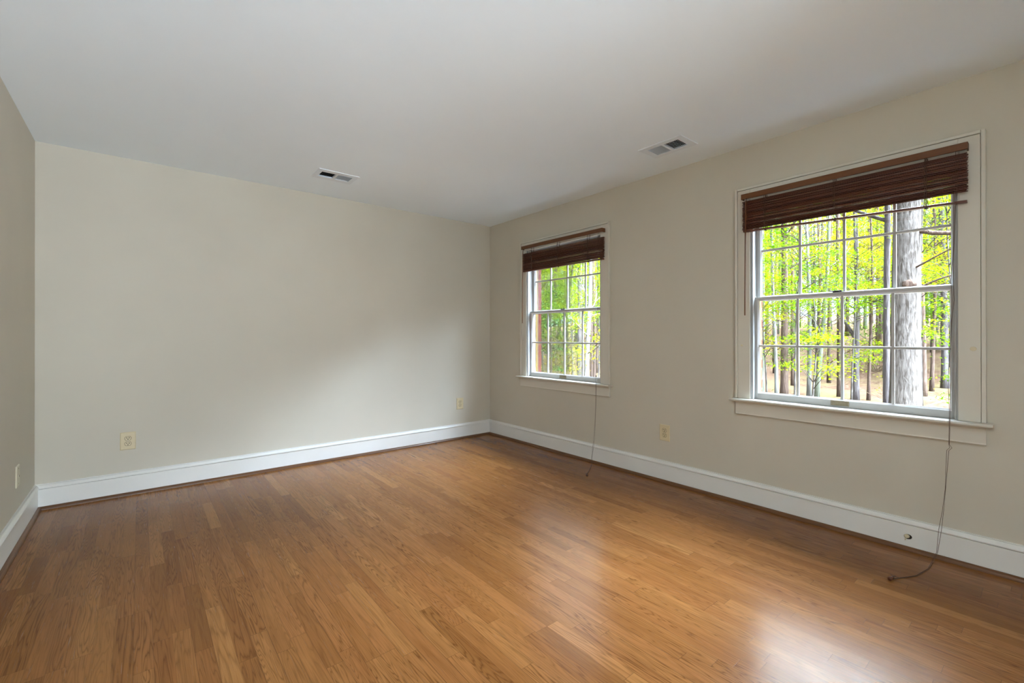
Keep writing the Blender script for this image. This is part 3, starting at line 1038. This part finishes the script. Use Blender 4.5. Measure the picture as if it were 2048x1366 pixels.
# the trees that stand out in the two views
big = plant_tree('big_tree', 'massive pale grey tree trunk standing right of centre outside the near window', 'tree', 8.54, -2.29, 'bark_grey', None, 1, 9.5, 0.245, 0.17, wob=0.05, n=24, seg=20, limbs=0, flare=0.25)
bm = bmesh.new()
bmesh.ops.create_icosphere(bm, subdivisions=3, radius=0.11)
rg = random.Random(4)
for v in bm.verts:
    v.co = Vector((v.co.x * 0.55, v.co.y, v.co.z * 0.8)) * (1 + rg.uniform(-0.12, 0.12))
k = link('burl', bm, M['bark_brown'], big, True, loc=(-0.20, -0.10, 2.70))
bm = bmesh.new()
rg = random.Random(21)
for z, d, L, r in ((3.75, (-0.1, -1.0, -0.45), 2.6, 0.045), (2.6, (-0.3, -1, 0.5), 1.8, 0.02), (3.0, (-0.5, -0.8, 0.55), 1.8, 0.018), (4.6, (-0.4, 0.9, -0.15), 3.2, 0.06), (5.2, (-0.5, -0.9, -0.2), 2.4, 0.05)):
    d = Vector(d).normalized()
    p = Vector((0, 0, z)) + Vector((d.x, d.y, 0)).normalized() * 0.17
    pts = [p]
    for i in range(9):
        d = (d + Vector((rg.uniform(-.15, .15), rg.uniform(-.22, .22), rg.uniform(-.12, .2)))).normalized()
        pts.append(pts[-1] + d * L / 9)
    tube(bm, pts, lambda f: r * (1 - 0.7 * f), 7)
    for q in (3, 5, 7):
        e2 = [pts[q]]
        dd = (d + Vector((rg.uniform(-.9, .9), rg.uniform(-.9, .9), rg.uniform(-.2, .7)))).normalized()
        for i in range(4):
            dd = (dd + Vector((rg.uniform(-.25, .25), rg.uniform(-.25, .25), rg.uniform(-.1, .2)))).normalized()
            e2.append(e2[-1] + dd * L * 0.1)
        tube(bm, e2, lambda f: r * 0.4 * (1 - 0.6 * f), 5)
link('limbs', bm, M['bark_brown'], big, True)
rg = random.Random(61)
cs = [(rg.uniform(-1.6, 1.6), rg.uniform(-1.4, 3.6), rg.uniform(5.3, 8.6)) for _ in range(95)]  # crown above the view, added to screen sky glare from the floor
bm = spray_bm(rg, cs, 75, 0.9, 0.13, thick=0.12)
for c in cs[::3]:
    c = Vector(c)
    tube(bm, [(0, 0, c.z * 0.8), (c.x * 0.5, c.y * 0.5, c.z * 0.9), c], lambda f: 0.03 * (1 - 0.75 * f), 5)
link('foliage', bm, M['leaf_spring'], big)

plant_tree('slim_tree', 'slim blue grey forked tree just left of the massive trunk', 'tree', 9.05, -1.90, 'bark_blue', None, 2, 7.0, 0.062, 0.045, wob=0.03, n=16, fork=(0.60, (-0.1, 0.80, 0.45), 2.2, 0.042), flare=0.2)
plant_tree('forked_tree', 'grey tree splitting into a Y behind the middle panes of the near window', 'tree', 12.66, -0.49, 'bark_blue', 'leaf_spring', 3, 6.5, 0.085, 0.04, wob=0.08, limbs=3, lim_z=(0.30, 0.6), fork=(0.28, (0.1, 0.6, 0.9), 3.0, 0.05), per=60)
plant_tree('brown_tree', 'thick brown tree trunk behind the left panes of the near window', 'tree', 11.30, 0.88, 'bark_brown', 'leaf_spring', 4, 6.8, 0.10, 0.075, wob=0.04, limbs=4, lim_z=(0.3, 0.7), per=50)
plant_tree('white_barked_tree', 'slender white barked tree beside the thick brown trunk, near window', 'tree', 10.28, 0.70, 'bark_white', 'leaf_spring', 5, 6.5, 0.05, 0.025, wob=0.12, limbs=6, lim_z=(0.25, 0.9), per=50, limb_len=0.9)
plant_tree('brown_tree', 'thinner brown trunk standing just right of the thick brown one', 'tree', 15.73, 2.17, 'bark_brown', 'leaf_green', 6, 7.5, 0.065, 0.05, limbs=3, lim_z=(0.35, 0.8), per=50)
plant_tree('grey_tree', 'pale grey twin trunk, the left one of the pair behind the second pane column', 'tree', 12.32, 0.57, 'bark_white', 'leaf_spring', 7, 7.0, 0.06, 0.03, wob=0.10, limbs=4, lim_z=(0.35, 0.9), per=60)
plant_tree('mossy_tree', 'greenish grey leaning trunk with an arching branch, right one of the pair', 'tree', 12.04, 0.30, 'bark_green', 'leaf_spring', 8, 7.0, 0.065, 0.03, wob=0.14, lean=(0.2, -0.35), limbs=4, lim_z=(0.2, 0.9), fork=(0.12, (-0.1, -0.9, 0.3), 1.3, 0.025), per=60)
plant_tree('dark_tree', 'dark brown straight trunk behind the central bar of the near window', 'tree', 13.25, 0.06, 'bark_brown', None, 9, 7.0, 0.055, 0.045, wob=0.02, limbs=2, lim_z=(0.4, 0.8))
plant_tree('dark_tree', 'dark straight trunk seen just right of the massive grey trunk', 'tree', 15.51, -1.53, 'bark_brown', 'leaf_spring', 10, 7.5, 0.075, 0.05, limbs=3, lim_z=(0.3, 0.7), per=60)
plant_tree('grey_tree', 'blue grey trunk near the right edge of the near window', 'tree', 18.63, -1.62, 'bark_blue', 'leaf_green', 12, 8.5, 0.10, 0.07, limbs=4, lim_z=(0.3, 0.7), per=60)
plant_tree('mossy_tree', 'yellow green trunk at the far left edge of the near window', 'tree', 9.56, 0.78, 'bark_green', 'leaf_spring', 13, 7.0, 0.05, 0.03, wob=0.05, limbs=5, lim_z=(0.3, 0.9), per=70)
plant_tree('pale_tree', 'tall pale trunk in the upper panes of the far window', 'tree', 8.03, 5.88, 'bark_grey', 'leaf_spring', 14, 7.0, 0.085, 0.06, wob=0.05, limbs=4, lim_z=(0.3, 0.7), per=60)
plant_tree('white_barked_tree', 'white barked trunk low in the right panes of the far window', 'tree', 4.95, 2.86, 'bark_white', 'leaf_spring', 15, 4.6, 0.065, 0.03, wob=0.12, limbs=5, lim_z=(0.3, 0.9), per=60, limb_len=0.8)
plant_tree('dark_tree', 'thin dark trunk at the right edge of the far window', 'tree', 6.87, 4.24, 'bark_brown', 'leaf_green', 16, 6.0, 0.045, 0.035, wob=0.05, limbs=4, lim_z=(0.25, 0.7), per=60)
plant_tree('brown_tree', 'reddish brown trunk behind branches in the right panes of the far window', 'tree', 9.92, 6.92, 'bark_brown', None, 17, 7.0, 0.09, 0.07, limbs=3)
# evergreen seen through the far window
rg = random.Random(31)
cs = []
for i in range(40):
    z = rg.uniform(0.25, 2.7)
    rr = 0.55 * (1 - z / 3.1) + 0.06
    a = rg.uniform(0, 6.28)
    cs.append((math.cos(a) * rr * rg.uniform(0.4, 1), math.sin(a) * rr * rg.uniform(0.4, 1), z))
plant_tree('evergreen_tree', 'dark green young evergreen at the left of the far window', 'tree', 3.55, 2.62, 'bark_brown', 'leaf_dark', 18, 2.9, 0.03, 0.008, wob=0.03, centres=cs, per=42, spread=0.24, size=0.055, thick=0.035)

# leafy saplings in front of the woods: layered sprays of spring leaves
SAP = 'leafy saplings at the edge of the woods'
def sapling(label, x, y, seed, h, leaf, zlo, zhi, wid, n, per=80, size=0.055, spread=0.42, thick=0.05):
    rg = random.Random(seed)
    cs = [(rg.gauss(0, 0.5) * wid, rg.gauss(0, 0.5) * wid, rg.uniform(zlo, zhi)) for _ in range(n)]
    t = tag(empty('sapling', (x, y, ground_z(x, y))), label, 'tree', SAP)
    bm, tips, at = trunk_bm(rg, h, 0.022, 0.007, wob=0.10, n=10, seg=7)
    for c in cs:
        f = max(0.08, min(0.97, (c[2] - 0.25) / h))
        p = at(f)
        c = Vector(c)
        m = (p + c) / 2 + Vector((0, 0, 0.08))
        tube(bm, [p, m, c], lambda q: 0.008 * (1 - 0.7 * q), 5)
    link('trunk', bm, M['bark_grey'], t, True)
    link('foliage', spray_bm(rg, cs, per, spread, size, thick=thick), M[leaf], t)
    return t

sapling('leafy sapling with bright low sprays in the third pane column of the near window', 7.4, -1.02, 41, 2.6, 'leaf_spring', 0.9, 2.0, 0.8, 14)
sapling('leafy green sapling to the right of the massive trunk, near window', 9.6, -3.12, 42, 3.6, 'leaf_green', 0.3, 2.4, 0.7, 24)
sapling('yellow green sapling in the upper left panes of the near window', 7.0, 0.05, 43, 4.6, 'leaf_spring', 1.9, 3.9, 1.3, 26)
sapling('dense green sapling high in the second pane column of the near window', 8.2, -0.45, 44, 5.0, 'leaf_green', 2.3, 4.4, 1.2, 34)
sapling('bright sapling behind the slim forked tree, near window', 9.6, -1.15, 45, 5.2, 'leaf_spring', 2.3, 4.4, 1.2, 30)
sapling('golden sapling in the lower left panes of the near window', 9.0, 0.45, 46, 3.6, 'leaf_gold', 1.5, 2.8, 1.0, 16)
sapling('leafy sapling high to the right of the massive trunk, near window', 9.8, -2.9, 47, 5.0, 'leaf_spring', 2.2, 4.6, 1.1, 22)
sapling('low yellow sapling at the left foot of the near window view', 8.4, 0.75, 48, 2.0, 'leaf_spring', 0.7, 1.3, 0.7, 8)
sapling('yellow sapling high in the left panes of the far window', 5.2, 4.6, 49, 4.4, 'leaf_spring', 1.6, 3.9, 1.1, 30)
sapling('yellow green sapling in the middle panes of the far window', 5.6, 3.9, 50, 4.4, 'leaf_spring', 0.9, 3.9, 1.1, 13)
sapling('bright sapling in the right panes of the far window', 6.2, 3.55, 51, 4.4, 'leaf_spring', 1.0, 3.8, 1.1, 26)
sapling('golden low sapling beside the evergreen, far window', 4.4, 3.0, 52, 2.6, 'leaf_gold', 0.4, 2.0, 0.9, 22)

# far woods: slim trunks, copies of a few kinds
rng = random.Random(77)
protos = []
for i, (bk, lf) in enumerate((('bark_brown', 'leaf_spring'), ('bark_green', 'leaf_green'), ('bark_grey', 'leaf_spring'), ('bark_brown', None), ('bark_brown', 'leaf_gold'), ('bark_blue', None))):
    protos.append((bk, lf, i))
FAR = 'slim trees of the far woods'
spots = []
tries = 0
while len(spots) < 190 and tries < 6000:
    tries += 1
    ang = math.radians(rng.uniform(36, 96))
    d = rng.uniform(16, 50) if len(spots) > 40 else rng.uniform(12, 24)
    x, y = -3.2 + d * math.sin(ang) * 1.25, -4.3 + d * math.cos(ang) * 1.25
    if x < 9 or any((x - a) ** 2 + (y - b) ** 2 < 0.8 for a, b in spots):
        continue
    spots.append((x, y))
first = {}
for i, (x, y) in enumerate(spots):
    k = i % len(protos)
    bk, lf, sd = protos[k]
    lab = 'slim trunk among the many of the far woods outside the windows'
    if k not in first:
        first[k] = plant_tree('woodland_tree', lab, 'tree', x, y, bk, lf, 100 + sd, 12.0, 0.085, 0.04, group=FAR, wob=0.12, lean=(rng.uniform(-.4, .4), rng.uniform(-.4, .4)), limbs=12, lim_z=(0.08, 0.95), per=105, spread=1.0, size=0.10, limb_len=2.6, thick=0.06)
    else:
        copy_tree(first[k], x, y, rng.uniform(0, 6.28), (0.40 * math.hypot(x, y + 2) + 1.2) / 12.0 * rng.uniform(0.85, 1.1), lab, FAR)

# bare undergrowth between the trunks
SHR = 'bare undergrowth shrubs'
M['twig'] = bark('tan_twigs', (0.07, 0.045, 0.03), (0.17, 0.12, 0.08))
def shrub_bm(rg):
    bm = bmesh.new()
    for _ in range(16):
        a = rg.uniform(0, 6.28)
        d = Vector((math.cos(a) * 0.55, math.sin(a) * 0.55, rg.uniform(0.5, 1.2))).normalized()
        p = Vector((rg.uniform(-.08, .08), rg.uniform(-.08, .08), -0.05))
        pts = [p]
        L = rg.uniform(0.7, 1.5)
        for i in range(5):
            d = (d + Vector((rg.uniform(-.25, .25), rg.uniform(-.25, .25), rg.uniform(-.25, .12)))).normalized()
            pts.append(pts[-1] + d * L / 5)
        tube(bm, pts, lambda f: 0.008 * (1 - 0.7 * f), 5)
        for q in (2, 3, 4):
            d2 = (d + Vector((rg.uniform(-.8, .8), rg.uniform(-.8, .8), rg.uniform(-.2, .5)))).normalized()
            tube(bm, [pts[q], pts[q] + d2 * L * 0.14, pts[q] + d2 * L * 0.26 + Vector((0, 0, 0.02))], lambda f: 0.004 * (1 - 0.6 * f), 4)
    return bm
shr = None
rng = random.Random(5)
for i in range(40):
    ang = math.radians(rng.uniform(38, 90))
    d = rng.uniform(11, 26)
    x, y = -3.2 + d * math.sin(ang) * 1.2, -4.3 + d * math.cos(ang) * 1.2
    if x < 5.5:
        continue
    if shr is None:
        shr = tag(empty('undergrowth_shrub', (x, y, ground_z(x, y))), 'bare twiggy shrub among the trunks of the woods', 'shrub', SHR)
        link('twigs', shrub_bm(random.Random(9)), M['twig'], shr)
        link('foliage', spray_bm(random.Random(10), [(random.Random(q).uniform(-.5, .5), random.Random(q + 50).uniform(-.5, .5), random.Random(q + 90).uniform(.4, 1.1)) for q in range(7)], 26, 0.35, 0.06, thick=0.04), M['leaf_gold'], shr)
    else:
        copy_tree(shr, x, y, rng.uniform(0, 6.28), rng.uniform(0.7, 1.4), None, SHR)

# house glimpsed through the trees
h = tag(empty('house', (33.0, -3.0, ground_z(33, -3))), 'peach house with pale roof glimpsed beyond the massive trunk', 'house')
link('walls', B(-3, 3, -1.6, 1.6, -0.3, 2.0), M['siding'], h)
bm = bmesh.new()
extrude_profile(bm, [(-3.4, 2.0), (3.4, 2.0), (0, 3.4)], (0, -1.9, 0), (0, 1.9, 0), (1, 0, 0))
link('roof', bm, M['roof'], h)
